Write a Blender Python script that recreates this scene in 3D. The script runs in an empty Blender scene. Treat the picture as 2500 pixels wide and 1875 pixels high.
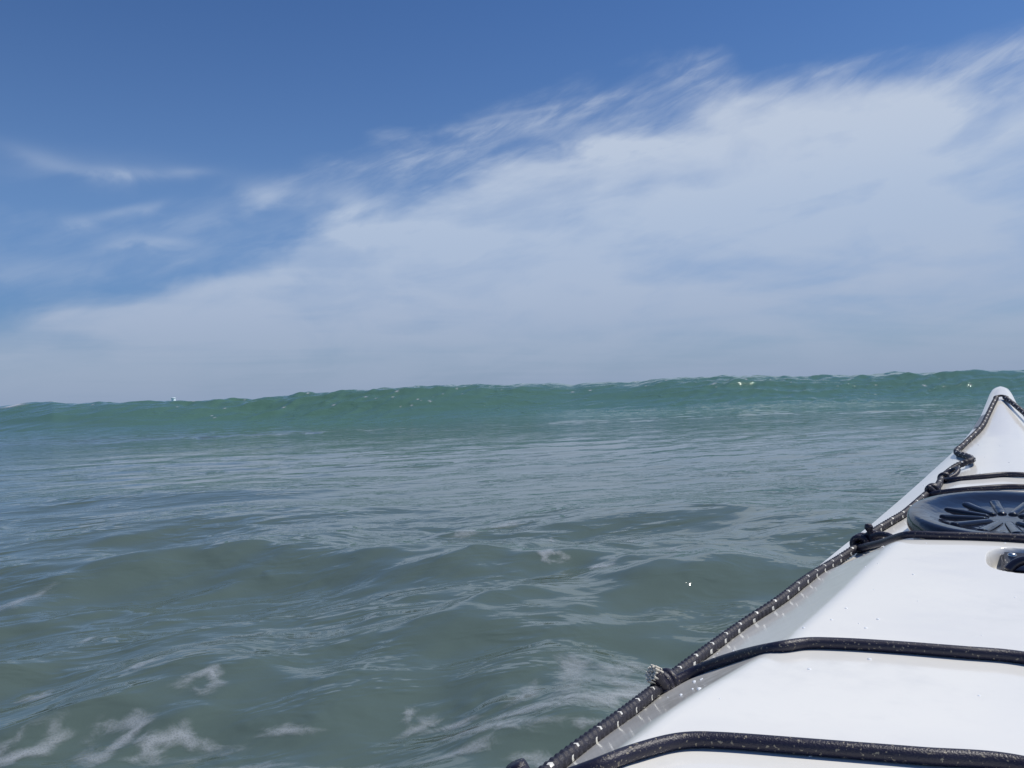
import bpy, math
import numpy as np

# ------------------------------------------------------------------ camera, sky, sun, exposure
SC = bpy.context.scene
COL = SC.collection
R = math.radians
ZC = 0.56                                   # camera height over the water, held low over the cockpit
PITCH, ROLL = R(0.66), R(1.95)
cam_d = bpy.data.cameras.new('camera')
cam_d.sensor_width = 36.0
cam_d.lens = 36.0 * 1946.0 / 2500.0
cam_d.clip_start = 0.02
cam_d.clip_end = 20000
cam = bpy.data.objects.new('camera', cam_d)
COL.objects.link(cam)
cam.location = (0, 0, ZC)
from mathutils import Matrix, Vector
cam.rotation_euler = (Matrix.Rotation(R(90) + PITCH, 3, 'X') @ Matrix.Rotation(-ROLL, 3, 'Z')).to_euler()
SC.camera = cam

SUN_AZ, SUN_EL = R(76), R(60)               # azimuth measured clockwise from +Y
SUN_DIR = Vector((math.sin(SUN_AZ) * math.cos(SUN_EL), math.cos(SUN_AZ) * math.cos(SUN_EL), math.sin(SUN_EL)))
SUN_STRENGTH = 3.5
SKY_STRENGTH = 0.05

SC.view_settings.view_transform = 'Standard'
SC.view_settings.look = 'None'
SC.view_settings.exposure = 0.0
SC.view_settings.gamma = 1.0
SC.view_settings.use_curve_mapping = False
SC.cycles.max_bounces = 8
SC.cycles.caustics_reflective = False
SC.cycles.caustics_refractive = False

sun_d = bpy.data.lights.new('sun', 'SUN')
sun_d.energy = SUN_STRENGTH
sun_d.angle = R(0.53)
sun_d.color = (1.0, 0.945, 0.855)
sun = bpy.data.objects.new('sun', sun_d)
COL.objects.link(sun)
sun.rotation_euler = SUN_DIR.to_track_quat('Z', 'Y').to_euler()
sun.location = SUN_DIR * 50


class NT:
    """small helper that writes node graphs as expressions"""
    def __init__(self, tree):
        self.t = tree
        self.n = tree.nodes
        self.l = tree.links

    def node(self, typ, **kw):
        nd = self.n.new(typ)
        for k, v in kw.items():
            setattr(nd, k, v)
        return nd

    def put(self, sock, v):
        if v is None:
            return
        if hasattr(v, 'is_output') or isinstance(v, bpy.types.NodeSocket):
            self.l.new(v, sock)
        else:
            if sock.type == 'RGBA' and len(v) == 3:
                v = (*v, 1.0)
            sock.default_value = v

    def m(self, op, a, b=None, c=None, clamp=False):
        nd = self.node('ShaderNodeMath', operation=op, use_clamp=clamp)
        for i, v in enumerate((a, b, c)):
            if v is not None:
                self.put(nd.inputs[i], v)
        return nd.outputs[0]

    def add(self, a, b): return self.m('ADD', a, b)
    def sub(self, a, b): return self.m('SUBTRACT', a, b)
    def mul(self, a, b): return self.m('MULTIPLY', a, b)

    def sstep(self, x, lo, hi, a=0.0, b=1.0):
        nd = self.node('ShaderNodeMapRange', interpolation_type='SMOOTHSTEP')
        self.put(nd.inputs['Value'], x)
        nd.inputs['From Min'].default_value = lo
        nd.inputs['From Max'].default_value = hi
        nd.inputs['To Min'].default_value = a
        nd.inputs['To Max'].default_value = b
        return nd.outputs[0]

    def noise(self, vec, scale, detail=4, rough=0.55, dist=0.0, lac=2.0):
        nd = self.node('ShaderNodeTexNoise')
        self.put(nd.inputs['Vector'], vec)
        nd.inputs['Scale'].default_value = scale
        nd.inputs['Detail'].default_value = detail
        nd.inputs['Roughness'].default_value = rough
        nd.inputs['Distortion'].default_value = dist
        nd.inputs['Lacunarity'].default_value = lac
        return nd.outputs['Fac']

    def xyz(self, x, y, z):
        nd = self.node('ShaderNodeCombineXYZ')
        for i, v in enumerate((x, y, z)):
            self.put(nd.inputs[i], v)
        return nd.outputs[0]

    def sep(self, v):
        nd = self.node('ShaderNodeSeparateXYZ')
        self.put(nd.inputs[0], v)
        return nd.outputs

    def mix(self, f, a, b, blend='MIX'):
        nd = self.node('ShaderNodeMix', data_type='RGBA', blend_type=blend)
        self.put(nd.inputs[0], f)
        self.put(nd.inputs[6], a)
        self.put(nd.inputs[7], b)
        return nd.outputs[2]

    def curve(self, x, pts, lo, hi):
        """piecewise-smooth function of x given as (x, y) points, y in 0..1"""
        mr = self.node('ShaderNodeMapRange')
        self.put(mr.inputs['Value'], x)
        mr.inputs['From Min'].default_value = lo
        mr.inputs['From Max'].default_value = hi
        nd = self.node('ShaderNodeFloatCurve')
        cv = nd.mapping.curves[0]
        P = [((px - lo) / (hi - lo), py) for px, py in pts]
        cv.points[0].location = P[0]
        cv.points[1].location = P[-1]
        for p in P[1:-1]:
            cv.points.new(*p)
        nd.mapping.update()
        self.put(nd.inputs['Value'], mr.outputs[0])
        return nd.outputs[0]


def build_world():
    w = bpy.data.worlds.new('World')
    SC.world = w
    w.use_nodes = True
    t = NT(w.node_tree)
    t.n.clear()
    out = t.node('ShaderNodeOutputWorld')
    bg = t.node('ShaderNodeBackground')
    t.l.new(bg.outputs[0], out.inputs[0])
    sky = t.node('ShaderNodeTexSky', sky_type='NISHITA', sun_disc=False)
    sky.sun_elevation = SUN_EL
    sky.sun_rotation = SUN_AZ
    sky.altitude = 0.0
    sky.air_density = 1.0
    sky.dust_density = 0.6
    sky.ozone_density = 1.6
    tc = t.node('ShaderNodeTexCoord')
    d = tc.outputs['Generated']
    x, y, z = t.sep(d)
    az = t.mul(t.m('ARCTAN2', x, y), 180 / math.pi)
    el = t.mul(t.m('ARCSINE', z), 180 / math.pi)
    # flat cloud-deck coordinates: direction carried up to a layer overhead
    zc = t.m('MAXIMUM', t.add(z, 0.06), 0.03)
    px, py = t.m('DIVIDE', x, zc), t.m('DIVIDE', y, zc)
    deck = t.xyz(px, py, 0.0)
    # turned so that the streaks run along the bank
    ca, sa = math.cos(R(-24)), math.sin(R(-24))
    rx = t.add(t.mul(px, ca), t.mul(py, -sa))
    ry = t.add(t.mul(px, sa), t.mul(py, ca))
    streak = t.xyz(t.mul(rx, 0.45), t.mul(ry, 1.15), 3.1)
    # coordinates in degrees on the sky, stretched along the horizon
    deg = t.xyz(t.mul(az, 0.5), el, 1.7)
    n_big = t.noise(streak, 0.75, 5, 0.55, 0.6)
    n_mid = t.noise(deg, 0.16, 5, 0.5, 0.5)
    n_fine = t.noise(t.xyz(t.mul(az, 0.55), t.add(el, t.mul(az, -0.16)), 9.0), 0.42, 4, 0.5, 0.5)
    n_str = t.noise(t.xyz(t.mul(az, 0.16), t.add(el, t.mul(az, -0.13)), 4.0), 0.42, 5, 0.5, 0.6)

    def wob(amp_mid, amp_fine, amp_str=0.0):
        s = t.add(t.mul(t.sub(n_mid, 0.5), amp_mid), t.mul(t.sub(n_fine, 0.5), amp_fine))
        return t.add(s, t.mul(t.sub(n_str, 0.5), amp_str))

    def edge(pts):
        full = [(-180, .42)] + [(a, e / 40.0) for a, e in pts] + [(180, .42)]
        return t.mul(t.curve(az, full, -180, 180), 40.0)

    # the dense bank: its upper edge climbs to the right
    top = edge([(-80, 4.5), (-50, 5.2), (-32.6, 6.9), (-25, 7.9), (-19.5, 9.7), (-15.8, 11.2), (-14.0, 12.9), (-9.8, 14.0),
                (-4.5, 15.6), (2, 17.6), (8, 18.3), (16.5, 19.0), (24, 18.9), (32, 18.4), (60, 20), (100, 18)])
    depth = t.add(t.sub(top, el), wob(5.0, 2.0, 1.2))
    bank = t.sstep(depth, -0.35, 2.3)
    # thinner inside: bright bands and bluish gaps
    tex = t.add(t.mul(n_mid, 0.85), t.add(t.mul(n_str, 0.45), t.mul(n_big, 0.5)))
    dens = t.sstep(tex, 0.70, 0.98, 0.62, 1.0)
    puff = t.noise(t.xyz(t.mul(az, 0.45), t.add(el, t.mul(az, -0.06)), 14.0), 0.26, 7, 0.56, 0.5)
    bank = t.mul(bank, t.mul(dens, t.sstep(puff, 0.28, 0.58, 0.76, 1.0)))
    # a thin feathered veil over it
    vtop = edge([(-80, 9), (-50, 10), (-32.5, 12.0), (-25.7, 13.0), (-18, 15.2), (-12.5, 16.4), (-6.7, 18.4), (0.4, 20.4),
                 (8.1, 21.5), (14.5, 22.0), (18, 20.4), (26, 20.2), (33, 20.4), (60, 22), (100, 20)])
    vd = t.add(t.sub(vtop, el), wob(3.4, 1.6, 2.2))
    veil = t.mul(t.sstep(vd, -0.4, 1.6), t.sstep(t.add(n_str, t.mul(n_fine, 0.55)), 0.50, 1.10, 0.12, 0.50))
    fib = t.noise(t.xyz(t.mul(t.add(t.mul(az, 0.93), t.mul(el, 0.37)), 0.22), t.add(t.mul(el, 0.93), t.mul(az, -0.37)), 2.0), 1.1, 5, 0.62, 0.4)
    veil = t.mul(veil, t.sstep(fib, 0.30, 0.68, 0.35, 1.25))
    veil = t.mul(veil, t.sstep(az, -27, 2, 0.35, 1.0))

    # loose wisps left of the bank: (azimuth, elevation, half length, half height, tilt, opacity)
    def blob(a0, e0, ra, re, tilt, op):
        u = t.sub(az, a0)
        v = t.sub(t.sub(el, e0), t.mul(u, tilt))
        v = t.add(v, t.mul(t.sub(n_fine, 0.5), re * 2.8))
        r2 = t.add(t.m('POWER', t.mul(u, 1 / ra), 2.0), t.m('POWER', t.mul(v, 1 / re), 2.0))
        f = t.m('POWER', 2.718, t.mul(r2, -1.0))
        f = t.mul(f, t.sstep(n_fine, 0.28, 0.68, 0.25, 1.0))
        return t.mul(f, op)
    W = [(-30.0, 15.3, 2.4, 0.50, -0.22, 0.20), (-25.6, 14.75, 1.9, 0.40, 0.02, 0.55), (-21.9, 15.0, 1.5, 0.40, 0.08, 0.42),
         (-28.6, 11.4, 1.2, 0.55, 0.1, 0.46), (-25.8, 12.4, 2.4, 0.32, 0.30, 0.46), (-24.0, 10.40, 2.6, 0.70, 0.02, 0.85),
         (-16.8, 14.2, 2.4, 0.80, 0.02, 0.34), (-12.0, 13.8, 3.2, 0.95, 0.0, 0.55), (-18.5, 12.8, 4.0, 0.6, 0.24, 0.42),
         (-10.5, 11.8, 4.5, 1.1, 0.04, 0.45), (-26.0, 15.0, 6.5, 0.9, 0.0, 0.14),
         (-30.0, 8.8, 6.0, 0.8, 0.02, 0.22), (-13.0, 11.0, 2.0, 0.6, 0.1, -0.3), (-3.0, 11.2, 4.0, 1.0, 0.05, 0.25),
         (6.0, 17.3, 5.0, 1.0, -0.06, 0.34), (12.5, 14.3, 3.6, 0.9, 0.05, -0.30), (2.0, 14.2, 5.0, 0.8, 0.10, 0.16),
         (18.0, 12.4, 9.0, 1.1, 0.06, 0.34), (4.0, 12.1, 5.5, 0.5, 0.06, -0.16), (28.0, 15.0, 6.0, 1.5, 0.05, 0.18),
         (20.0, 8.8, 8.0, 0.5, 0.04, -0.14), (27.0, 5.5, 7.0, 0.6, 0.06, -0.18), (11.0, 4.6, 5.0, 0.3, 0.05, -0.12),
         (20.0, 17.4, 4.0, 1.0, -0.2, 0.16), (31.5, 17.0, 3.0, 1.6, 0.0, 0.2)]
    wsum = None
    for b in W:
        f = blob(*b)
        wsum = f if wsum is None else t.add(wsum, f)
    cl = t.sub(1.0, t.mul(t.sub(1.0, bank), t.sub(1.0, veil)))
    cl = t.m('MULTIPLY', t.add(cl, wsum), 1.0, clamp=True)
    cl = t.mul(cl, t.sstep(el, 2.0, 9.0, 0.72, 1.0))
    cl = t.m('MINIMUM', cl, 0.96)

    # blue of the sky texture, brought to the camera's colour balance
    blue = t.mix(1.0, sky.outputs[0], (0.56, 1.00, 1.66), 'MULTIPLY')
    S = 1.0 / SKY_STRENGTH
    cloud_c = t.mix(t.sstep(el, 4, 16), tuple(v * S for v in (0.450, 0.515, 0.640)), tuple(v * S for v in (0.600, 0.652, 0.745)))
    haze_c = tuple(v * S for v in (0.275, 0.355, 0.505))
    c = t.mix(cl, blue, cloud_c)
    hz = t.m('POWER', 2.718, t.mul(t.m('MAXIMUM', el, 0.0), -0.30))
    c = t.mix(t.mul(hz, 0.96), c, haze_c)
    hz2 = t.m('POWER', 2.718, t.mul(t.m('MAXIMUM', el, 0.0), -0.10))
    c = t.mix(t.m('MINIMUM', t.mul(hz2, 1.35), 1.0), c, t.mix(t.sstep(el, 3, 14), c, tuple(v * S for v in (0.24, 0.40, 0.66))))
    t.put(bg.inputs[0], c)
    bg.inputs[1].default_value = SKY_STRENGTH


build_world()

# ------------------------------------------------------------------ helpers


def mesh_obj(name, verts, faces, mat, parent=None, smooth=True, mat_idx=None, mats=None):
    me = bpy.data.meshes.new(name)
    verts = np.asarray(verts, dtype=np.float32)
    faces = list(faces) if not isinstance(faces, np.ndarray) else faces
    if isinstance(faces, np.ndarray):
        nf, k = faces.shape
        me.vertices.add(len(verts))
        me.vertices.foreach_set('co', verts.ravel())
        me.loops.add(nf * k)
        me.loops.foreach_set('vertex_index', faces.astype(np.int32).ravel())
        me.polygons.add(nf)
        me.polygons.foreach_set('loop_start', np.arange(0, nf * k, k, dtype=np.int32))
        me.polygons.foreach_set('loop_total', np.full(nf, k, dtype=np.int32))
        me.update(calc_edges=True)
    else:
        me.from_pydata(verts.tolist(), [], faces)
        me.update()
    for m in (mats or [mat]):
        me.materials.append(m)
    me.polygons.foreach_set('use_smooth', np.full(len(me.polygons), bool(smooth)))
    if mat_idx is not None:
        me.polygons.foreach_set('material_index', np.asarray(mat_idx, dtype=np.int32))
    me.validate()
    ob = bpy.data.objects.new(name, me)
    COL.objects.link(ob)
    if parent is not None:
        ob.parent = parent
    return ob


def grid_faces(nr, nc, wrap=False):
    r = np.arange(nr - 1)[:, None]
    c = np.arange(nc if wrap else nc - 1)[None, :]
    c2 = (c + 1) % nc
    a = r * nc + c
    b = r * nc + c2
    return np.stack([a, b, b + nc, a + nc], axis=-1).reshape(-1, 4)


def material(name):
    m = bpy.data.materials.new(name)
    m.use_nodes = True
    t = NT(m.node_tree)
    bsdf = next(n for n in t.n if n.type == 'BSDF_PRINCIPLED')
    return m, t, bsdf


# ------------------------------------------------------------------ materials
def mat_gelcoat():
    m, t, b = material('white_gelcoat')
    tc = t.node('ShaderNodeTexCoord').outputs['Object']
    n = t.noise(tc, 6.0, 5, 0.6)
    n2 = t.noise(tc, 55.0, 3, 0.6)
    salt = t.sstep(t.add(t.mul(n, 0.6), t.mul(n2, 0.5)), 0.55, 0.80)
    col = t.mix(salt, (0.85, 0.84, 0.79), (0.79, 0.785, 0.745))
    t.put(b.inputs['Base Color'], col)
    t.put(b.inputs['Roughness'], t.add(0.10, t.mul(salt, 0.10)))
    b.inputs['IOR'].default_value = 1.5
    gx, gy, gz = t.sep(tc)
    scr = t.noise(t.xyz(t.mul(gx, 260.0), t.mul(t.add(gy, t.mul(gx, 0.4)), 7.0), gz), 1.0, 3, 0.6)
    scr = t.mul(t.sstep(scr, 0.70, 0.76), t.sstep(n, 0.48, 0.62))
    bp = t.node('ShaderNodeBump')
    bp.inputs['Strength'].default_value = 0.06
    bp.inputs['Distance'].default_value = 0.01
    t.put(bp.inputs['Height'], t.sub(t.noise(tc, 14.0, 2, 0.5), t.mul(scr, 0.15)))
    t.put(b.inputs['Normal'], bp.outputs[0])
    return m


def mat_simple(name, col, rough, fleck=None, fscale=300, flo=0.62, bump=0.0, bscale=400, col2=None, ior=1.5):
    m, t, b = material(name)
    tc = t.node('ShaderNodeTexCoord').outputs['Object']
    c = t.mix(t.noise(tc, 40, 4), col, col2 or tuple(v * 1.35 for v in col))
    if fleck:
        f = t.sstep(t.noise(tc, fscale, 2, 0.5), flo, flo + 0.06)
        c = t.mix(f, c, fleck)
    t.put(b.inputs['Base Color'], c)
    b.inputs['Roughness'].default_value = rough
    b.inputs['IOR'].default_value = ior
    if bump:
        bp = t.node('ShaderNodeBump')
        bp.inputs['Strength'].default_value = bump
        bp.inputs['Distance'].default_value = 0.001
        t.put(bp.inputs['Height'], t.noise(tc, bscale, 2, 0.5))
        t.put(b.inputs['Normal'], bp.outputs[0])
    return m


def mat_water():
    m, t, b = material('sea_water')
    geo = t.node('ShaderNodeNewGeometry')
    p = geo.outputs['Position']
    x, y, z = t.sep(p)
    # ripples lie along the wave crests
    ca, sa = math.cos(R(18)), math.sin(R(18))
    u = t.add(t.mul(x, ca), t.mul(y, sa))
    v = t.add(t.mul(x, -sa), t.mul(y, ca))
    rip = t.xyz(t.mul(u, 0.45), v, z)
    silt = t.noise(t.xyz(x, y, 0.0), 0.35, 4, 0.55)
    col = t.mix(t.sstep(silt, 0.3, 0.7), (0.088, 0.127, 0.116), (0.097, 0.134, 0.116))
    # greener base out at the wave paints in the light shining through it
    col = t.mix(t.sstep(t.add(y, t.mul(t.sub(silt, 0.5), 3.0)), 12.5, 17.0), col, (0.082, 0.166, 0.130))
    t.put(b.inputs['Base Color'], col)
    b.inputs['Roughness'].default_value = 0.02
    b.inputs['IOR'].default_value = 1.333
    n1 = t.noise(rip, 9.0, 3, 0.5, 0.4)
    n2 = t.noise(rip, 34.0, 2, 0.5, 0.3)
    n0 = t.noise(rip, 4.2, 3, 0.5, 0.5)
    h = t.add(t.mul(t.sstep(n1, 0.42, 0.80), 0.0120), t.mul(n2, 0.0030))
    patch = t.sstep(t.noise(t.xyz(t.mul(u, 0.5), v, 0.0), 0.9, 3, 0.5), 0.35, 0.68, 0.25, 0.90)
    calm = t.add(t.sstep(y, 2.5, 7.0, 1.0, 0.32), t.sstep(y, 15.5, 17.5, 0.0, 0.6))   # smooth trough in front of the wave
    h = t.mul(h, t.mul(patch, calm))
    # scattered short wavelets whose near faces show dark
    h = t.add(h, t.mul(t.mul(t.sstep(n0, 0.56, 0.80), 0.030), t.mul(patch, t.add(0.35, t.mul(calm, 0.65)))))
    bp = t.node('ShaderNodeBump')
    bp.inputs['Strength'].default_value = 1.0
    bp.inputs['Distance'].default_value = 1.0
    t.put(bp.inputs['Height'], h)
    t.put(b.inputs['Normal'], bp.outputs[0])
    return m


def mat_foam():
    m, t, b = material('sea_foam')
    geo = t.node('ShaderNodeNewGeometry')
    p = geo.outputs['Position']
    at = t.node('ShaderNodeAttribute', attribute_name='foam').outputs['Fac']
    big = t.noise(p, 26.0, 6, 0.65, 1.2)
    vo = t.node('ShaderNodeTexVoronoi', feature='DISTANCE_TO_EDGE')
    t.put(vo.inputs['Vector'], p)
    vo.inputs['Scale'].default_value = 210.0
    cell = t.sstep(vo.outputs['Distance'], 0.02, 0.30, 1.0, 0.72)
    a = t.mul(t.sstep(t.add(at, t.mul(t.sub(big, 0.5), 1.6)), 0.10, 1.15), t.sstep(at, 0.03, 0.4))
    a = t.mul(a, cell)
    b.inputs['Base Color'].default_value = (0.56, 0.61, 0.66, 1)
    b.inputs['Roughness'].default_value = 0.55
    t.put(b.inputs['Alpha'], t.mul(a, t.sstep(at, 0.9, 1.4, 0.40, 0.85)))   # thick only where the wave spills
    return m


M = {
    'gelcoat': mat_gelcoat(),
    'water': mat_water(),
    'foam': mat_foam(),
    'rope': mat_simple('black_braid', (0.013, 0.013, 0.024), 0.55, fleck=(0.06, 0.06, 0.08), fscale=600, flo=0.62, bump=0.5, bscale=900),
    'fleck': mat_simple('reflective_tracer', (0.62, 0.62, 0.58), 0.35),
    'bungee': mat_simple('shock_cord', (0.014, 0.013, 0.028), 0.42, fleck=(0.26, 0.23, 0.17), fscale=520, flo=0.63, bump=0.35, bscale=1100),  # tan flecks of the cord, with gold sun glints put into the colour
    'rubber': mat_simple('hatch_rubber', (0.010, 0.011, 0.017), 0.06, bump=1.0, bscale=38),
    'dull_rubber': mat_simple('hatch_rim', (0.018, 0.018, 0.024), 0.45, fleck=(0.12, 0.115, 0.11), fscale=90, flo=0.58),
    'plastic': mat_simple('black_plastic', (0.010, 0.011, 0.022), 0.25),
    'steel': mat_simple('stainless', (0.6, 0.58, 0.52), 0.25),
    'frayed': mat_simple('frayed_core', (0.60, 0.56, 0.46), 0.8, bump=0.6, bscale=350, col2=(0.78, 0.74, 0.64)),
    'tape': mat_simple('grey_tape', (0.22, 0.245, 0.27), 0.6),
    'float': mat_simple('pale_float', (0.78, 0.90, 0.93), 0.4),
}
M['drop'] = mat_simple('clear_water', (0.75, 0.78, 0.80), 0.02, ior=1.333)
M['drop'].node_tree.nodes['Principled BSDF'].inputs['Transmission Weight'].default_value = 0.0
M['steel'].node_tree.nodes['Principled BSDF'].inputs['Metallic'].default_value = 1.0

# ------------------------------------------------------------------ the sea
rng = np.random.default_rng(11)


def make_waves():
    out = []
    n = 110
    for i in range(n):
        f = i / (n - 1)
        lam = 0.11 * (3.2 / 0.11) ** f * rng.uniform(0.93, 1.07)
        spread = R(62 - 30 * f)
        th = R(-90 + 22) + rng.normal() * spread * 0.62      # travelling towards the kayak, crests turned a little
        slope = 0.0235 * (1.0 + 0.35 * math.sin(f * 3.1)) * rng.uniform(0.6, 1.35)
        if lam > 1.2:
            slope *= 0.75
        out.append((lam, th, slope * lam / (2 * math.pi), rng.uniform(0, 2 * math.pi)))
    return out


SKYLINE = np.array([(-60, 8), (-40, 7), (-32.7, 5), (-30, 8.2), (-29.2, 5), (-27.9, 4), (-27.45, 4.6), (-22.9, 3), (-21.1, 2.4), (-18, 3.4),
                    (-15.8, 5.6), (-14.15, 8.3), (-11.6, 9.3), (-7.3, 11.4), (-4.4, 11.3), (0, 11.3), (4.4, 9.4), (8.2, 9.2),
                    (10.2, 11.6), (13, 12.8), (15.25, 13.3), (18.5, 9.8), (22.3, 8.4), (26.7, 8.8), (29.9, 7.4), (32.7, 7.2), (45, 8), (70, 8)])
# crests close to the kayak: ends on the water, height, front width, back width
RIDGES = [((-1.49, 2.29), (-1.22, 2.62), .055, .22, .30), ((-1.22, 2.68), (-0.48, 2.74), .060, .26, .34),
          ((-0.50, 2.36), (0.12, 2.60), .045, .16, .28), ((-0.32, 1.93), (0.16, 2.07), .050, .15, .24),
          ((0.21, 2.26), (0.80, 2.42), .060, .20, .26), ((-0.02, 2.11), (0.42, 2.23), .030, .11, .2),
          ((-0.83, 1.58), (-0.50, 1.63), .030, .12, .2), ((-0.49, 1.42), (-0.10, 1.63), .028, .10, .18),
          ((-0.08, 1.60), (0.24, 1.66), .036, .12, .18), ((-0.10, 1.35), (0.17, 1.38), .034, .10, .16),
          ((-0.92, 1.41), (-0.57, 1.46), .026, .10, .18), ((-1.9, 3.5), (-0.7, 3.8), .045, .28, .4), ((0.1, 3.3), (1.0, 3.6), .035, .2, .3),
          ((0.9, 3.0), (1.6, 3.3), .04, .2, .3), ((-3.0, 4.6), (-1.2, 4.9), .04, .3, .5)]
WAVES = make_waves()


def swell(X, Y):
    """the green wave coming in, higher than the eye"""
    AZ = np.degrees(np.arctan2(X, np.maximum(Y, 1e-3)))
    AZ = np.where(Y < 1, np.sign(X) * 90, AZ)
    yc = 19.0 + 0.07 * X + 0.35 * np.sin(X * 0.31 + 0.6) + 0.18 * np.sin(X * 0.9)
    H = ZC + np.interp(AZ, SKYLINE[:, 0], SKYLINE[:, 1]) / 1000.0 * 19.2
    d = Y - yc
    wf = 1.55 + 0.25 * np.sin(X * 0.4)
    wb = 5.5
    front = np.where(d < 0, 0.90 * np.exp(-(d / wf) ** 2) + 0.10 * np.exp(-(d / (wf * 2.2)) ** 2), 0)
    back = np.where(d >= 0, np.exp(-(d / wb) ** 2), 0)
    return H * (front + back), d


def build_sea():
    az = np.concatenate([np.linspace(-40, 42, 1030)[:-1], np.linspace(42, 80, 130)[:-1], np.linspace(80, 282, 60)[:-1], np.linspace(282, 320, 110)[:-1]])
    az = np.radians(az)
    r1 = np.linspace(0.05, 1.05, 26)
    ypx = np.arange(0.56 * 797 / 1.08, 0.56 * 797 / 14.2, -0.86)
    r2 = 0.56 * 797 / ypx
    r3 = np.arange(r2[-1] + .04, 23.0, 0.042)
    r4 = np.geomspace(23.1, 9000, 46)
    r = np.concatenate([r1, r2, r3, r4])
    dr = np.gradient(r)
    da = np.gradient(np.unwrap(az))
    RR, AA = np.meshgrid(r, az, indexing='ij')
    X = (RR * np.sin(AA)).astype(np.float32)
    Y = (RR * np.cos(AA)).astype(np.float32)
    DR = np.broadcast_to(dr[:, None], X.shape).astype(np.float32)
    DT = (RR * np.abs(da)[None, :]).astype(np.float32)
    SA, CA = np.sin(AA).astype(np.float32), np.cos(AA).astype(np.float32)
    Z = np.zeros_like(X)
    OX = np.zeros_like(X)
    OY = np.zeros_like(X)
    # patches of livelier and calmer water
    patch = np.zeros_like(X)
    for k in range(14):
        th = rng.uniform(0, 2 * np.pi)
        kk = 2 * np.pi / rng.uniform(1.5, 7)
        patch += np.sin(kk * (X * math.cos(th) * .6 + Y * math.sin(th)) + rng.uniform(0, 6.28))
    patch = 1.0 + 0.62 * np.tanh(patch / 2.6)
    near = np.clip((5.6 - RR) / 4.2, 0, 1).astype(np.float32)
    wave_zone = np.exp(-((Y - 18.4 - 0.07 * X) / 1.5) ** 2).astype(np.float32)
    rows = int(np.searchsorted(r, 120.0))
    sl = slice(0, rows)
    for lam, th, a, ph in WAVES:
        k = 2 * math.pi / lam
        cx, cy = math.cos(th), math.sin(th)
        sp = np.abs(cx * SA[sl] + cy * CA[sl]) * DR[sl] + np.abs(cx * CA[sl] - cy * SA[sl]) * DT[sl]
        att = np.clip((lam / np.maximum(sp, 1e-5) - 2.5) / 3.5, 0, 1)
        amp = a * att
        if lam < 0.9:
            amp = amp * patch[sl] * (0.24 + 0.55 * near[sl] + (0.75 * wave_zone[sl] if lam > 0.2 else 0))
        else:
            amp = amp * (0.08 + 0.33 * near[sl] + 0.25 * wave_zone[sl])
        arg = k * (cx * X[sl] + cy * Y[sl]) + ph
        s, c = np.sin(arg), np.cos(arg)
        Z[sl] += amp * (c + (0.27 * np.sin(2 * arg) if lam < 1.6 else 0))   # short steep fronts, long backs
        q = 0.75
        OX[sl] -= q * amp * cx * s
        OY[sl] -= q * amp * cy * s
    for (x0, y0), (x1, y1), h, wf, wb in RIDGES:
        L = math.hypot(x1 - x0, y1 - y0)
        ex, ey = (x1 - x0) / L, (y1 - y0) / L
        mx, my = (x0 + x1) / 2, (y0 + y1) / 2
        u = (X - mx) * ex + (Y - my) * ey
        v = -(X - mx) * ey + (Y - my) * ex
        v = v + 0.10 * L * (np.clip(u / L, -2, 2) * 2) ** 2 * 0.4 + 0.02 * np.sin(u * 14 + x0 * 9)
        g = np.exp(-(np.abs(u) / (0.56 * L)) ** 2.6)
        pr = np.where(v < 0, np.exp(-(v / wf) ** 2), np.exp(-(v / (1.7 * wb)) ** 2))
        Z += (1.08 * h * g * pr).astype(np.float32)
    sw, d = swell(X, Y)
    # lumpy crest
    lump = np.zeros_like(X)
    for k in range(12):
        lam = rng.uniform(0.35, 2.4)
        lump += 0.0048 * lam ** .8 * np.cos(2 * np.pi / lam * (X + 0.25 * Y * rng.normal()) + rng.uniform(0, 6.28))
    crest = np.exp(-(d / 0.9) ** 2)
    Z += (sw + lump * crest).astype(np.float32)
    Xo, Yo = X + OX, Y + OY
    V = np.stack([Xo, Yo, Z], -1).reshape(-1, 3)
    nr, nc = X.shape
    F = grid_faces(nr, nc, wrap=True)
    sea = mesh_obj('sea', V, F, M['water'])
    sea['kind'] = 'structure'
    return Xo, Yo, Z, d, nr, nc


sx, sy, sz, sd, snr, snc = build_sea()



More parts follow.
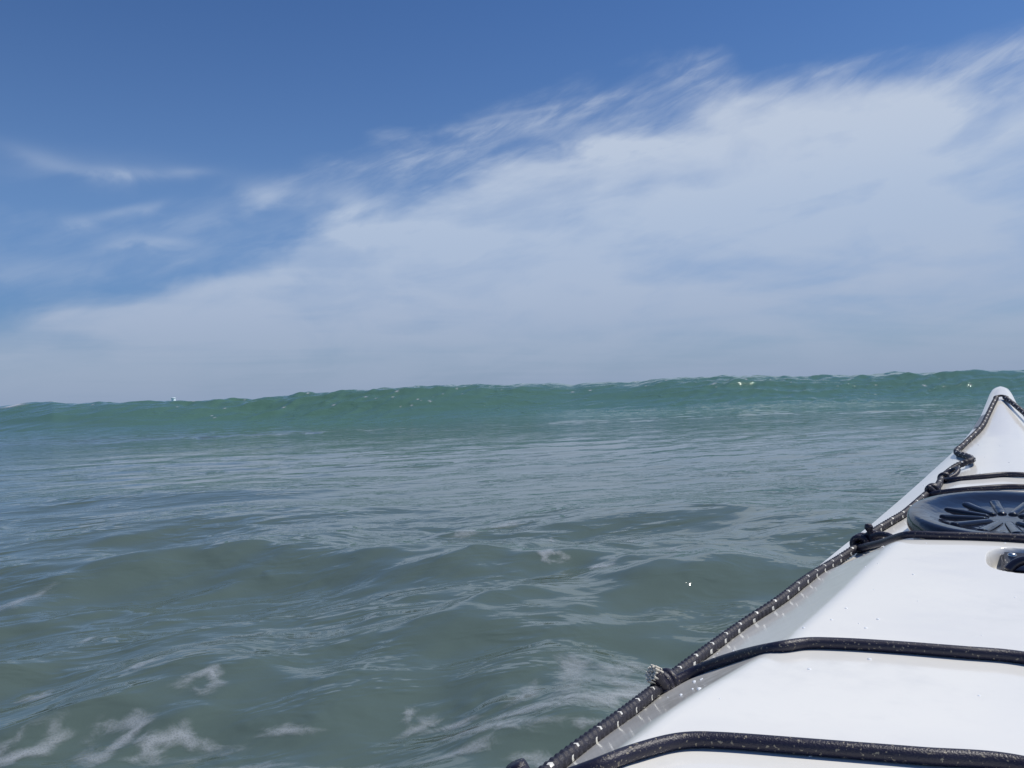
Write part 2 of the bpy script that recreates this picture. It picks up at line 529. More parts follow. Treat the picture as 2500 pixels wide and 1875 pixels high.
# ------------------------------------------------------------------ foam on the sea
# x, y on the water, half width, half depth, open ring or not
FOAM_AT = [(-0.606, 1.508, 0.036, 0.034, 1), (-0.697, 1.35, 0.047, 0.042, 1), (-0.571, 1.314, 0.056, 0.038, 1), (-0.828, 1.334, 0.044, 0.040, 1),
           (-1.412, 2.217, 0.051, 0.086, 0), (0.107, 2.432, 0.03, 0.034, 1), (0.259, 2.362, 0.03, 0.035, 1), (0.006, 1.439, 0.026, 0.037, 0),
           (0.1, 1.564, 0.038, 0.06, 0), (0.137, 1.456, 0.085, 0.055, 1), (0.228, 1.639, 0.034, 0.034, 0), (0.181, 1.568, 0.032, 0.043, 0),
           (0.015, 1.353, 0.09, 0.021, 0), (-0.125, 1.37, 0.042, 0.017, 0), (-0.169, 1.391, 0.029, 0.024, 0), (-0.202, 1.429, 0.013, 0.018, 0),
           (-0.053, 1.3, 0.073, 0.024, 0), (-0.095, 1.237, 0.045, 0.019, 0), (0.018, 1.209, 0.037, 0.016, 0), (-0.897, 1.559, 0.032, 0.02, 0),
           (-0.76, 1.607, 0.028, 0.021, 0), (-0.962, 1.586, 0.033, 0.023, 0), (-1.026, 1.909, 0.016, 0.02, 0), (-0.198, 3.155, 0.055, 0.05, 0),
           (-0.046, 3.316, 0.06, 0.045, 0), (0.128, 3.042, 0.016, 0.033, 0), (-0.764, 1.988, 0.041, 0.021, 0), (0.408, 2.877, 0.021, 0.03, 0),
           (0.479, 2.494, 0.026, 0.028, 0), (0.719, 2.401, 0.086, 0.025, 0), (1.169, 2.548, 0.039, 0.029, 0), (0.566, 2.54, 0.08, 0.022, 0),
           (-0.456, 1.237, 0.076, 0.016, 0), (-0.273, 1.237, 0.057, 0.014, 0), (0.1, 1.295, 0.02, 0.014, 0), (-0.4, 1.351, 0.042, 0.013, 0)]


def build_foam():
    F = np.zeros_like(sx)
    near = slice(0, int(snr * 0.75))
    for x, y, a, b, ring in FOAM_AT:
        u, v = (sx[near] - x) / (a * 1.2), (sy[near] - y) / (b * 1.2)
        v = v - 0.25 * u
        th = np.arctan2(v, u)
        ph = x * 37 + y * 11
        rr = np.sqrt(u * u + v * v) * (1 + .22 * np.sin(2 * th + ph) + .16 * np.sin(3 * th + 2 * ph) + .10 * np.sin(7 * th + ph))
        if ring:
            g = np.exp(-((rr - 0.7) / 0.42) ** 2) * (0.72 + 0.35 * np.sin(th + ph))
        else:
            g = np.exp(-(rr / 0.95) ** 2) * .85
        F[near] = np.maximum(F[near], g)
    # flecks carried on the face and the lip of the incoming wave
    g2 = np.random.default_rng(5)
    spots = []
    for az0, saz, d0, sdd, n in ((-5, 2.6, -0.75, 0.35, 20), (18, 2.6, -0.45, 0.4, 16), (7, 4, -0.4, 0.5, 12), (-20, 7, -0.5, 0.5, 10),
                                 (27, 3, -0.6, 0.5, 12), (-7.2, 0.35, -0.02, 0.06, 5), (31, 1.2, -0.1, 0.15, 5), (-10, 12, -0.05, 0.1, 12),
                                 (12, 10, -0.05, 0.1, 12)):
        for k in range(n):
            spots.append((g2.normal(az0, saz), g2.normal(d0, sdd), g2.uniform(0.014, 0.034)))
    Xf = np.degrees(np.arctan2(sx, np.maximum(sy, 0.01)))
    face = (np.abs(sd) < 2.6) & (np.abs(Xf) < 41) & (sy > 14)
    rows = np.where(face.any(axis=1))[0]
    zn = slice(rows[0], rows[-1] + 1)
    xz, dz_ = sx[zn], sd[zn]
    for a0, d0, s in spots:
        x0 = math.tan(R(a0)) * (19 + d0)
        g = np.exp(-((xz - x0) / (s * 1.5)) ** 2 - ((dz_ - d0) / (s * 1.3)) ** 2)
        F[zn] = np.maximum(F[zn], g * 1.5)
    # the left end of the wave is starting to spill
    g = np.exp(-((xz + 11.15) / 0.30) ** 2 - ((dz_ + 0.42) / 0.20) ** 2) + 0.8 * np.exp(-((xz + 10.3) / 0.30) ** 2 - ((dz_ + 0.10) / 0.08) ** 2)
    F[zn] = np.maximum(F[zn], 1.6 * g)
    q = F.reshape(-1)
    faces = grid_faces(snr, snc, wrap=True)
    keep = q[faces].max(axis=1) > 0.03
    faces = faces[keep]
    used, inv = np.unique(faces, return_inverse=True)
    V = np.stack([sx.reshape(-1)[used], sy.reshape(-1)[used], sz.reshape(-1)[used] + 0.0025], -1)
    ob = mesh_obj('sea_foam', V, inv.reshape(-1, 4), M['foam'])
    at = ob.data.attributes.new('foam', 'FLOAT', 'POINT')
    at.data.foreach_set('value', q[used].astype(np.float32))
    ob['kind'] = 'stuff'
    ob['label'] = 'thin white foam patches and flecks drifting on the green water'
    ob['category'] = 'foam'


build_foam()

# ------------------------------------------------------------------ the kayak
K_AZ = R(31.47)                              # it points to the right of where the camera looks
kayak = bpy.data.objects.new('kayak', None)
COL.objects.link(kayak)
kayak.rotation_euler = (0, 0, -K_AZ)
kayak['label'] = 'white sea kayak with black deck lines and round hatch heading for the wave'
kayak['category'] = 'kayak'

S_ = [-2.7, -2.5, -2.0, -1.4, -.6, 0, .2, .482, .542, .623, .808, .996, 1.155, 1.264, 1.504, 1.822, 1.994, 2.095, 2.191, 2.286, 2.329, 2.345, 2.352]
W_ = [.004, .045, .14, .235, .286, .288, .287, .283, .273, .262, .239, .208, .187, .168, .133, .080, .054, .041, .032, .0225, .0155, .009, .001]
QS_ = [-2.7, -2.4, -1.6, -.6, .2, .482, .8, 1.15, 1.5, 1.84, 2.05, 2.2, 2.3, 2.352]
QV_ = [.14, .17, .245, .270, .270, .262, .247, .221, .186, .140, .101, .065, .037, .0215]
CS_ = [-2.7, -2.0, -1.2, -.6, .1, .3, .44, .62, .80, .94, .965, 1.0, 1.03, 1.38, 1.5, 1.84, 2.05, 2.2, 2.3, 2.352]
CV_ = [.004, .03, .06, .075, .092, .088, .082, .071, .069, .068, .066, .040, .033, .036, .033, .024, .02, .016, .010, .002]


def smooth_table(xs, ys, sig):
    g = np.linspace(-2.75, 2.4, 5151)
    v = np.interp(g, xs, ys)
    n = int(sig * 4 / 0.001) | 1
    k = np.exp(-0.5 * ((np.arange(n) - n // 2) * 0.001 / sig) ** 2)
    k /= k.sum()
    pad = n // 2
    vv = np.concatenate([2 * v[0] - v[pad:0:-1], v, 2 * v[-1] - v[-2:-pad - 2:-1]])
    return g, np.convolve(vv, k, 'valid')


GW = smooth_table(S_, W_, 0.02)
GQ = smooth_table(QS_, QV_, 0.05)
GC = smooth_table(CS_, CV_, 0.010)
TIP = 2.352


def bw(s): return np.maximum(np.where(np.asarray(s) > 2.30, np.interp(s, S_, W_), np.interp(s, *GW)), 0.0005)
def bq(s): return np.interp(s, *GQ)
def bc(s): return np.interp(s, *GC)


def smin(a, b, k):
    h = np.clip(.5 + .5 * (b - a) / k, 0, 1)
    return b + (a - b) * h - k * h * (1 - h)


def prof(s, t):
    t = np.abs(t)
    tb = np.interp(s, [-2, .3, .44, .61, .95, 1.1, 1.5, 2.3], [.5, .60, .56, .49, .42, .40, .36, .3])
    f = smin(1 - .05 * (t / tb) ** 2, 1.02 * (1 - t) / (1 - tb), .05)
    b = np.clip((s - 1.3) / .5, 0, 1)
    b = np.maximum(b * b * (3 - 2 * b), np.clip((s - .97) / .05, 0, 1) * .35)
    return f * (1 - b) + (1 - t ** 2) * b


def deck_z(x, s):
    w = bw(s)
    return ZC - (bq(s) - bc(s) * prof(s, np.clip(x / w, -1, 1)))


REC = (0.020, 0.885, 0.038, 0.046, 0.016)    # fitting recess: centre x, s, half width, half length, depth


def recess_drop(x, s):
    u = np.abs(x - REC[0]) / REC[2]
    v = np.abs(s - REC[1]) / REC[3]
    rr = (u ** 3 + v ** 3) ** (1 / 3)
    f = np.clip((1.0 - rr) / 0.16, 0, 1)
    return REC[4] * f * f * (3 - 2 * f)


def build_hull():
    ss = np.unique(np.round(np.concatenate([np.linspace(-2.7, .3, 70), np.linspace(.3, 2.28, 200), np.linspace(.825, .945, 70), np.linspace(.93, 1.06, 60),
                                            np.linspace(2.28, TIP, 60)]), 5))
    tt = np.unique(np.round(np.concatenate([np.linspace(-1, 1, 121), np.linspace(-.10, .28, 160)]), 5))
    SS, TT = np.meshgrid(ss, tt, indexing='ij')
    XX = TT * bw(SS)
    ZZ = deck_z(XX, SS) - recess_drop(XX, SS)
    # cockpit opening under the spray cover
    V = np.stack([XX, SS, ZZ], -1).reshape(-1, 3)
    F = grid_faces(len(ss), len(tt))
    c = V[F].mean(axis=1)
    F = F[((c[:, 1] + .25) / .40) ** 2 + (c[:, 0] / .20) ** 2 > 1]
    mesh_obj('deck', V, F, M['gelcoat'], kayak)
    # hull below the sheer line
    vs = np.linspace(0, 1, 26)
    zk = np.interp(ss, [-2.7, -2.5, -2.2, -1.2, 0, 1.2, 1.6, 1.85, 2.0, 2.12, 2.24, 2.352],
                   [ZC - .15, .12, -.03, -.085, -.095, -.085, -.06, -.02, .05, .17, .34, ZC - .0225])
    side = []
    for sg in (-1, 1):
        A = []
        for v in vs:
            w = bw(ss) * (1 + 0.010 * math.sin(min(v * 12, math.pi))) * max(1 - v ** 2.4, 0) ** .8
            zs = ZC - bq(ss)
            A.append(np.stack([sg * w, ss, zs + (np.minimum(zk, zs - .0005) - zs) * v], -1))
        side.append(np.stack(A, 1))
    P = np.concatenate([side[0], side[1][:, ::-1][:, 1:]], axis=1)
    mesh_obj('hull', P.reshape(-1, 3), grid_faces(P.shape[0], P.shape[1]), M['gelcoat'], kayak)


build_hull()


# ---- tubes: cords, ropes, knots
def spline(pts, step):
    P = np.asarray(pts, dtype=float)
    P = np.concatenate([[2 * P[0] - P[1]], P, [2 * P[-1] - P[-2]]])
    out = []
    for i in range(1, len(P) - 2):
        p0, p1, p2, p3 = P[i - 1:i + 3]
        d = [max(np.linalg.norm(b - a), 1e-6) ** .5 for a, b in ((p0, p1), (p1, p2), (p2, p3))]
        t0, t1 = 0.0, d[0]
        t2, t3 = t1 + d[1], t1 + d[1] + d[2]
        n = max(2, int(np.linalg.norm(p2 - p1) / step * 2))
        t = np.linspace(t1, t2, n, endpoint=False)[:, None]
        a1 = (t1 - t) / (t1 - t0) * p0 + (t - t0) / (t1 - t0) * p1
        a2 = (t2 - t) / (t2 - t1) * p1 + (t - t1) / (t2 - t1) * p2
        a3 = (t3 - t) / (t3 - t2) * p2 + (t - t2) / (t3 - t2) * p3
        b1 = (t2 - t) / (t2 - t0) * a1 + (t - t0) / (t2 - t0) * a2
        b2 = (t3 - t) / (t3 - t1) * a2 + (t - t1) / (t3 - t1) * a3
        out.append((t2 - t) / (t2 - t1) * b1 + (t - t1) / (t2 - t1) * b2)
    C = np.concatenate(out + [P[-2][None]])
    L = np.concatenate([[0], np.cumsum(np.linalg.norm(np.diff(C, axis=0), axis=1))])
    n = max(3, int(L[-1] / step))
    u = np.linspace(0, L[-1], n)
    return np.stack([np.interp(u, L, C[:, k]) for k in range(3)], -1), u


def tube(pts, rad, step=0.003, nseg=12, braid=0.0, pitch=0.013, taper=None):
    C, u = spline(pts, step)
    T = np.gradient(C, axis=0)
    T /= np.linalg.norm(T, axis=1)[:, None]
    N = np.zeros_like(C)
    n0 = np.cross(T[0], [0.31, 0.17, 0.93])
    n0 /= np.linalg.norm(n0)
    N[0] = n0
    for i in range(1, len(C)):
        n = N[i - 1] - T[i] * np.dot(N[i - 1], T[i])
        N[i] = n / np.linalg.norm(n)
    B = np.cross(T, N)
    th = np.linspace(0, 2 * np.pi, nseg, endpoint=False)
    uu, tt = np.meshgrid(u, th, indexing='ij')
    r = np.full(uu.shape, rad)
    if taper is not None:
        r = r * np.interp(u / u[-1], np.linspace(0, 1, len(taper)), taper)[:, None]
    if braid:
        k = 2 * np.pi / pitch
        r = r * (1 + braid * (np.cos(k * uu + 4 * tt) * np.cos(k * uu - 4 * tt)))
    V = C[:, None, :] + r[..., None] * (np.cos(tt)[..., None] * N[:, None, :] + np.sin(tt)[..., None] * B[:, None, :])
    F = grid_faces(len(C), nseg, wrap=True)
    nv = len(C) * nseg
    V = np.concatenate([V.reshape(-1, 3), C[:1], C[-1:]])
    caps = []
    for j in range(nseg):
        j2 = (j + 1) % nseg
        caps.append((nv, j2, j, nv))
        caps.append((nv + 1, (len(C) - 1) * nseg + j, (len(C) - 1) * nseg + j2, nv + 1))
    tri = [(c[0], c[1], c[2]) for c in caps]
    return V, F, tri, (uu, tt, pitch)


def tube_obj(name, pts, rad, mat, parent, flecks=None, **kw):
    V, F, tri, (uu, tt, p) = tube(pts, rad, **kw)
    faces = [tuple(f) for f in F.tolist()] + tri
    idx = None
    mats = [mat]
    if flecks:
        nc = uu.shape[1]
        um = 0.5 * (uu[:-1] + uu[1:]).reshape(-1)
        tm = (tt[:-1] + np.pi / nc).reshape(-1)
        a = np.floor((2 * um / p + 8 * tm / (2 * np.pi)) + .5).astype(int)
        b = np.floor((2 * um / p - 8 * tm / (2 * np.pi)) + .5).astype(int)
        fa = (2 * um / p + 8 * tm / (2 * np.pi)) - a
        fb = (2 * um / p - 8 * tm / (2 * np.pi)) - b
        on = (a % 5 == 0) & ((b + a // 5) % 3 == 0) & (np.abs(fa) < .47) & (np.abs(fb) < .47)
        idx = np.concatenate([on.astype(int), np.zeros(len(tri), int)])
        mats = [mat, flecks]
    return mesh_obj(name, V, faces, mat, parent, mat_idx=idx, mats=mats)


def loc(p):
    return (p[0], p[1], ZC + p[2])


def mirror(pts):
    return [(-x, y, z) for x, y, z in reversed(pts)]


def on_deck(pts, lift):
    return [(x, s, float(deck_z(x, s)) + lift) for x, s in pts]


RR_ = 0.0049
left_line = on_deck([(-.262, -.2), (-.252, .1), (-.244, .30)], RR_) + [loc(p) for p in [
    (-.2389, .4243, -.2275), (-.2353, .528, -.2305), (-.2368, .6362, -.2368), (-.2298, .6875, -.2338), (-.2185, .771, -.2301), (-.1995, .8253, -.2200),
    (-.1888, .905, -.2150), (-.1728, 1.041, -.2148), (-.1606, 1.078, -.2080), (-.1507, 1.1683, -.2025), (-.1341, 1.2178, -.1947),
    (-.1236, 1.2452, -.1897), (-.1028, 1.3498, -.1757), (-.0894, 1.4053, -.1675), (-.0857, 1.4865, -.1615), (-.0808, 1.5088, -.1575),
    (-.0667, 1.5363, -.1480), (-.0470, 1.550, -.1400), (-.0455, 1.572, -.1395), (-.060, 1.655, -.1400), (-.0735, 1.705, -.1400), (-.0745, 1.735, -.1370), (-.0690, 1.768, -.1335),
    (-.060, 1.818, -.1260), (-.0365, 1.9223, -.1034), (-.0253, 2.037, -.0828), (-.0151, 2.1277, -.0613), (-.0085, 2.1747, -.0490)]]
right_line = [loc(p) for p in [(.0078, 2.1765, -.0485), (.022, 2.120, -.0610), (.0417, 2.045, -.0805), (.070, 1.92, -.1100)]] + on_deck([(.074, 1.86), (.090, 1.60), (.104, 1.36), (.135, 1.22),
    (.161, 1.08), (.189, .905), (.2185, .771), (.2368, .62), (.2389, .4243), (.244, .30), (.252, .1), (.262, -.2)], RR_)
rope_kw = dict(step=0.0013, nseg=16, braid=0.15, pitch=0.0125)
ln = tube_obj('deck_line', left_line, RR_, M['rope'], kayak, flecks=M['fleck'], **rope_kw)
tube_obj('deck_line', right_line, RR_, M['rope'], kayak, flecks=M['fleck'], **rope_kw)
# the lashing at the bow that both lines run through
eye = tube_obj('deck_eye', [loc(p) for p in [(-.0150, 2.168, -.0530), (-.0085, 2.1747, -.0465), (0, 2.178, -.0445), (.0078, 2.1765, -.0460), (.0165, 2.168, -.0540)]],
               0.0034, M['rope'], kayak, step=.001, nseg=10, taper=[.35, 1.25, .8, .75, .8, 1.25, .35])

BR = 0.0040
bungees = {
    0: [(-.262, .40, -.2560), (-.215, .352, -.2060), (-.1741, .3483, -.1826), (-.1623, .3658, -.1803), (-.1486, .3862, -.1799), (-.1401, .393, -.1796), (-.1269, .398, -.1792), (-.0815, .4085, -.1779),
        (-.0377, .4195, -.1772), (0, .43, -.1771)],
    1: [(-.2329, .5965, -.2346), (-.2134, .6138, -.2248), (-.1749, .5953, -.2025), (-.1394, .5737, -.1847), (-.1226, .5865, -.1832), (-.1018, .5922, -.1823),
        (-.0635, .5973, -.1811), (-.0273, .601, -.1804), (0, .6053, -.1804)],
    2: [(-.1611, 1.0805, -.2100), (-.1270, 1.022, -.1905), (-.0935, .9630, -.1690), (-.0850, .9600, -.1672), (-.0582, .9575, -.1661), (-.0207, .9595, -.1649), (0, .961, -.1647)],
    3: [(-.1014, 1.3615, -.1759), (-.0853, 1.3522, -.171), (-.0525, 1.345, -.1647), (-.02, 1.352, -.1612), (0, 1.3600, -.1600)],
    4: [(-.0846, 1.4643, -.1644), (-.0669, 1.4397, -.16), (-.0278, 1.4420, -.1543), (0, 1.4567, -.1523)],
}
cords = {}
for k, p in bungees.items():
    pts = [loc(q) for q in p]
    rt = mirror(pts)[1:]
    if k in (3, 4):                      # these two slant a little forward to starboard
        rt = [(x, y + .55 * x, float(deck_z(x, y + .55 * x)) + .0045) for x, y, z in rt]
    pts = pts + rt
    cords[k] = tube_obj('bungee_cord', pts, BR, M['bungee'], kayak, step=.0025, nseg=14)


def coil(c, axis, r0, turns, pitch, phase=0.0, squash=1.0):
    """points of a cord wound round a line through c"""
    a = np.asarray(axis, float)
    a /= np.linalg.norm(a)
    n = np.cross(a, [0, 0, 1.0])
    n /= np.linalg.norm(n)
    b = np.cross(a, n)
    t = np.linspace(0, turns * 2 * np.pi, int(turns * 14))
    L = turns * pitch
    return [tuple(np.asarray(c) + a * (L * (x / (turns * 2 * np.pi) - .5)) + n * r0 * math.cos(x + phase) + b * r0 * squash * math.sin(x + phase)) for x in t]


def knot(cord, centre, axis, turns, r0, pitch, stub=None, taper=None, rad=BR):
    kn = tube_obj('knot', coil(loc(centre), axis, r0, turns, pitch), rad, M['bungee'], cord, step=.0015, nseg=10)
    if stub:
        tube_obj('cord_tail', [loc(p) for p in stub], rad, M['bungee'], cord, step=.001, nseg=12, taper=taper)
    return kn


line_dir = (.10, .55, .02)
# second cord: thick knot and a cut end that has opened out
knot(cords[1], (-.2345, .600, -.2335), (.05, .10, .01), 2.4, .0068, .0062, [(-.2320, .594, -.2350), (-.2325, .590, -.2300), (-.2350, .5870, -.2255), (-.2376, .5855, -.2222)], [1.25, 1.15, 1.0, 1.35, 1.75])


def frayed_end(c, nrm, r, n, parent, name='frayed_end'):
    """the cut face of the cord: a bundle of short pale strands"""
    g = np.random.default_rng(3)
    a = np.asarray(nrm, float)
    a /= np.linalg.norm(a)
    e1 = np.cross(a, [0, 0, 1.0])
    e1 /= np.linalg.norm(e1)
    e2 = np.cross(a, e1)
    V, F = [], []
    for i in range(n):
        rad = r * math.sqrt((i + .5) / n)
        th = i * 2.39996
        p = np.asarray(c) + e1 * rad * math.cos(th) + e2 * rad * 1.25 * math.sin(th)
        h = g.uniform(.0008, .0022)
        rr = r * 0.20
        top = p + a * h + (e1 * math.cos(th) + e2 * math.sin(th)) * .0006
        b0 = len(V)
        for q, sc in ((p - a * .006, 1.0), (top, .95), (top + a * .0006, .5)):
            for j in range(7):
                w = j / 7 * 2 * math.pi
                V.append(q + (e1 * math.cos(w) + e2 * math.sin(w)) * rr * sc)
        V.append(top + a * .0008)
        for lv in range(2):
            for j in range(7):
                j2 = (j + 1) % 7
                F.append((b0 + lv * 7 + j, b0 + lv * 7 + j2, b0 + lv * 7 + 7 + j2, b0 + lv * 7 + 7 + j))
        for j in range(7):
            F.append((b0 + 14 + j, b0 + 14 + (j + 1) % 7, b0 + 21))
    return mesh_obj(name, V, F, M['frayed'], parent)


frayed_end(loc((-.2382, .5835, -.2216)), (-.42, -.78, .45), .0050, 34, cords[1])
# third cord: several turns round the deck line, an upright tail and a loose loop
knot(cords[2], (-.1565, 1.085, -.2035), (.11, .55, .02), 3.3, .0078, .0060, [(-.1430, 1.085, -.2000), (-.1448, 1.085, -.1910), (-.1462, 1.085, -.1860), (-.1472, 1.085, -.1815), (-.1474, 1.085, -.1790)], [1.5, 1.2, .95, .95, 1.35, .9])
tube_obj('knot', coil(loc((-.1430, 1.090, -.1985)), (.3, .5, .1), .0068, 2.2, .0055, 1.2), BR, M['bungee'], cords[2], step=.0015, nseg=10)
tube_obj('loop', [loc(p) for p in [(-.1420, 1.078, -.1930), (-.1330, 1.072, -.1893), (-.1230, 1.066, -.1888), (-.1170, 1.058, -.1905), (-.1165, 1.045, -.1935), (-.1230, 1.034, -.1925)]], .0036, M['bungee'], cords[2], step=.0015, nseg=10)
knot(cords[3], (-.0935, 1.372, -.1700), (.10, .60, .04), 2.3, .0068, .0062, [(-.0895, 1.362, -.1730), (-.0930, 1.360, -.1690), (-.0962, 1.360, -.1660), (-.1003, 1.360, -.1626)], [1.1, 1.1, 1.05, 1.1, 1.2, .8])
tube_obj('loop', [loc(p) for p in [(-.0840, 1.475, -.1625), (-.0790, 1.490, -.1560), (-.0700, 1.492, -.1500), (-.0648, 1.485, -.1475), (-.0630, 1.473, -.1500), (-.0680, 1.460, -.1560), (-.0760, 1.452, -.1600)]], .0038, M['bungee'], cords[4], step=.0015, nseg=10)
knot(cords[4], (-.0830, 1.478, -.1630), (.03, .5, .05), 1.6, .0066, .0062)
# first cord: its end stands clear of the gunwale
knot(cords[0], (-.2600, .405, -.2500), (.03, .5, 0), 2.2, .0075, .0064, [(-.2620, .415, -.2500), (-.2660, .425, -.2440), (-.2690, .430, -.2380), (-.2705, .430, -.2345)], [1.0, 1.3, 1.8, 2.2, 1.6])


# ---- hatch
def build_hatch():
    cx, cs, hw, hl = 0.0, 1.13, .107, .150
    zt = ZC - .1615
    tilt = math.tan(R(2.6))
    prof_ = [(.90, -.030), (.955, -.029), (.985, -.025), (1.0, -.016), (.996, -.008), (.98, -.003), (.955, -.0005), (.92, 0), (.84, -.0006), (.77, -.003), (.70, -.0065), (.58, -.009), (.40, -.0102), (.2, -.0106), (.02, -.0107)]
    n = 96
    V = []
    for rho, dz in prof_:
        for j in range(n):
            a = j / n * 2 * math.pi
            x, s = hw * rho * math.cos(a), hl * rho * math.sin(a)
            if rho < .9:   # keep the rim an even width
                x *= 1.0
            V.append((cx + x, cs + s, zt + dz + s * tilt))
    F = [tuple(f) for f in grid_faces(len(prof_), n, wrap=True).tolist()]
    V.append((cx, cs, zt - .0107))
    F += [((len(prof_) - 1) * n + j, (len(prof_) - 1) * n + (j + 1) % n, len(V) - 1) for j in range(n)]
    cover = mesh_obj('hatch_cover', V, F, M['rubber'], kayak)
    # raised spokes
    def spoke(ang):
        ca, sa = math.cos(ang), math.sin(ang)
        P0 = np.array([hw * .66 * ca, hl * .66 * sa])
        P1 = np.array([hw * .17 * ca, hl * .17 * sa])
        d = P1 - P0
        L = np.linalg.norm(d)
        d /= L
        e = np.array([-d[1], d[0]])
        V, F = [], []
        hw_ = .0068
        prof2 = [(1.0, -.005), (1.0, .0004), (.86, .0019), (.55, .0028), (.2, .0031)]
        m = 28
        for sc, dz in prof2:
            for j in range(m):
                a = j / m * 2 * math.pi
                off = L / 2 - hw_
                u = math.cos(a) * hw_ * sc + (off if math.cos(a) > 0 else -off)
                v = math.sin(a) * hw_ * sc * (1.0 if math.cos(a) < 0 else .8)
                p = P0 + d * (L / 2 + u) + e * v
                rho = math.hypot(p[0] / hw, p[1] / hl)
                base = np.interp(rho, [.02, .2, .4, .58, .70, .77, .84], [-.0107, -.0106, -.0102, -.009, -.0065, -.003, -.0006])
                V.append((cx + p[0], cs + p[1], zt + base + dz + p[1] * tilt))
        F = [tuple(f) for f in grid_faces(len(prof2), m, wrap=True).tolist()]
        F.append(tuple((len(prof2) - 1) * m + j for j in range(m)))
        mesh_obj('rib', V, F, M['rubber'], cover)
    for k in range(12):
        spoke((k + .32) / 12 * 2 * math.pi)
    # coaming ring the cover snaps on to
    V = []
    ring = [(.99, None), (.93, -.034), (.90, -.030), (.86, -.03)]
    for rho, dz in ring:
        for j in range(n):
            a = j / n * 2 * math.pi
            x, s = hw * rho * math.cos(a), hl * rho * math.sin(a)
            z = float(deck_z(x, cs + s)) - .003 if dz is None else zt + dz + s * tilt
            V.append((cx + x, cs + s, z))
    mesh_obj('hatch_rim', V, grid_faces(len(ring), n, wrap=True), M['dull_rubber'], kayak)


build_hatch()


# ---- recessed deck fitting
def box_bevel(name, size, bev, mat, parent, place):
    import bmesh
    bm = bmesh.new()
    bmesh.ops.create_cube(bm, size=1.0)
    bmesh.ops.scale(bm, vec=size, verts=bm.verts)
    bmesh.ops.bevel(bm, geom=bm.edges[:], offset=bev, segments=3, affect='EDGES')
    me = bpy.data.meshes.new(name)
    bm.to_mesh(me)
    bm.free()
    me.materials.append(mat)
    for p in me.polygons:
        p.use_smooth = True
    me.transform(place)
    ob = bpy.data.objects.new(name, me)
    COL.objects.link(ob)
    ob.parent = parent
    return ob


def build_fitting():
    z0 = float(deck_z(.02, .885)) - .0105
    pl = Matrix.Translation((.020, .888, z0)) @ Matrix.Rotation(R(9), 4, 'X')
    plate = box_bevel('deck_fitting', (.051, .074, .010), .003, M['plastic'], kayak, pl)
    # the bridge that a line can be clipped to
    C = [(-.020 + .020, .868, z0 + .003), (.006, .872, z0 + .009), (.014, .874, z0 + .0125), (.026, .874, z0 + .0125), (.034, .872, z0 + .009), (.041, .868, z0 + .003)]
    tube_obj('bridge', C, .0042, M['plastic'], plate, step=.001, nseg=12)
    for x in (.004, .036):
        V, F = [], []
        n = 16
        pr = [(.0042, -.001), (.0040, .0010), (.0030, .0019), (.0015, .0023), (.0004, .0024)]
        for r, dz in pr:
            for j in range(n):
                a = j / n * 2 * math.pi
                V.append((x + r * math.cos(a), .914 + r * math.sin(a), z0 + .0088 + dz))
        F = [tuple(f) for f in grid_faces(len(pr), n, wrap=True).tolist()] + [tuple((len(pr) - 1) * n + j for j in range(n))]
        mesh_obj('screw', V, F, M['steel'], plate)


build_fitting()


# ---- grey tape over the gunwale near the bow
def build_tape():
    c = np.array([(-.0415, 2.0900), (-.0240, 2.0700), (-.0320, 1.9480), (-.0545, 1.9860)])
    n = 10
    V = []
    for i in range(n):
        for j in range(n):
            a, b = i / (n - 1), j / (n - 1)
            p = (c[0] * (1 - b) + c[1] * b) * (1 - a) + (c[3] * (1 - b) + c[2] * b) * a
            w = float(bw(p[1]))
            x = max(p[0], -w)
            V.append((x - (.0006 if x <= -w + 1e-6 else 0), p[1], float(deck_z(x, p[1])) + .0016))
    mesh_obj('tape_patch', V, grid_faces(n, n), M['tape'], kayak)


build_tape()


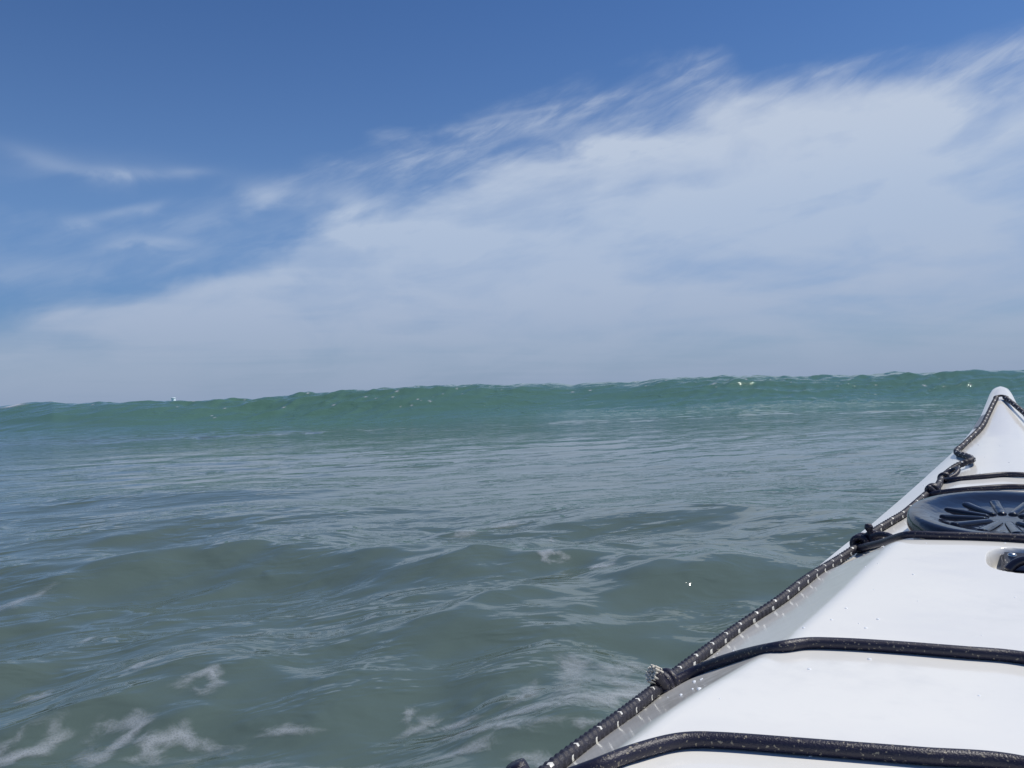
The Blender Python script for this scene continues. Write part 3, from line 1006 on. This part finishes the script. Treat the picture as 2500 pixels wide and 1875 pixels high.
# ---- spray drops left on the gelcoat
def build_droplets():
    g = np.random.default_rng(8)
    V, F = [], []
    n = 8
    for i in range(80):
        s = g.uniform(.36, 1.02) if i < 60 else g.uniform(1.3, 1.9)
        t = -g.beta(3.0, 1.6) if g.random() < .6 else g.uniform(-.6, .3)
        x = t * float(bw(s)) * .96
        if abs(float(recess_drop(x, s))) > 0:
            continue
        r = g.uniform(.0006, .0017)
        z = float(deck_z(x, s)) - .0001
        b0 = len(V)
        for rr, h in ((1.0, 0), (.85, .32), (.45, .52)):
            for j in range(n):
                a = j / n * 2 * math.pi
                V.append((x + r * rr * math.cos(a), s + r * rr * 1.2 * math.sin(a), z + r * h))
        V.append((x, s, z + r * .56))
        for lv in range(2):
            for j in range(n):
                F.append((b0 + lv * n + j, b0 + lv * n + (j + 1) % n, b0 + lv * n + n + (j + 1) % n, b0 + lv * n + n + j))
        for j in range(n):
            F.append((b0 + 2 * n + j, b0 + 2 * n + (j + 1) % n, b0 + 3 * n))
    ob = mesh_obj('water_droplets', V, F, M['drop'], kayak)
    ob['kind'] = 'stuff'


build_droplets()


# ---- cockpit rim and spray cover, behind the camera's view
def build_cockpit():
    n = 72
    def ell(rho, lift):
        out = []
        for j in range(n):
            a = j / n * 2 * math.pi
            x, s = .205 * rho * math.cos(a), -.25 + .405 * rho * math.sin(a)
            out.append((x, s, float(deck_z(x, s)) + lift))
        return out
    V = ell(.97, -.01) + ell(1.0, .012) + ell(1.05, .014) + ell(1.05, .010) + ell(1.0, .006)
    mesh_obj('cockpit_rim', V, grid_faces(5, n, wrap=True), M['plastic'], kayak)
    V = ell(.98, .004) + ell(.8, .006) + ell(.5, .010) + ell(.1, .012)
    mesh_obj('spray_cover', V, grid_faces(4, n, wrap=True), M['dull_rubber'], kayak)


build_cockpit()

# ------------------------------------------------------------------ pale float beyond the wave crest
def build_float():
    root = bpy.data.objects.new('float', None)
    COL.objects.link(root)
    a = R(-23.0)
    D = 20.8
    root.location = (math.sin(a) * D, math.cos(a) * D, 0.535)
    root.rotation_euler = (R(3), R(-4), 0)
    root['label'] = 'small pale blue drum-shaped float showing above the crest of the wave'
    root['category'] = 'float'
    n = 20
    def lathe(name, pr):
        V = [(r * math.cos(j / n * 2 * math.pi), r * math.sin(j / n * 2 * math.pi), z) for r, z in pr for j in range(n)]
        F = [tuple(f) for f in grid_faces(len(pr), n, wrap=True).tolist()]
        F += [tuple(reversed(range(n))), tuple((len(pr) - 1) * n + j for j in range(n))]
        mesh_obj(name, V, F, M['float'], root)
    lathe('drum', [(.040, 0), (.046, .01), (.046, .10), (.047, .105), (.046, .11), (.046, .160), (.043, .168)])
    lathe('lid', [(.048, .1685), (.051, .171), (.051, .188), (.048, .193), (.020, .196)])


build_float()
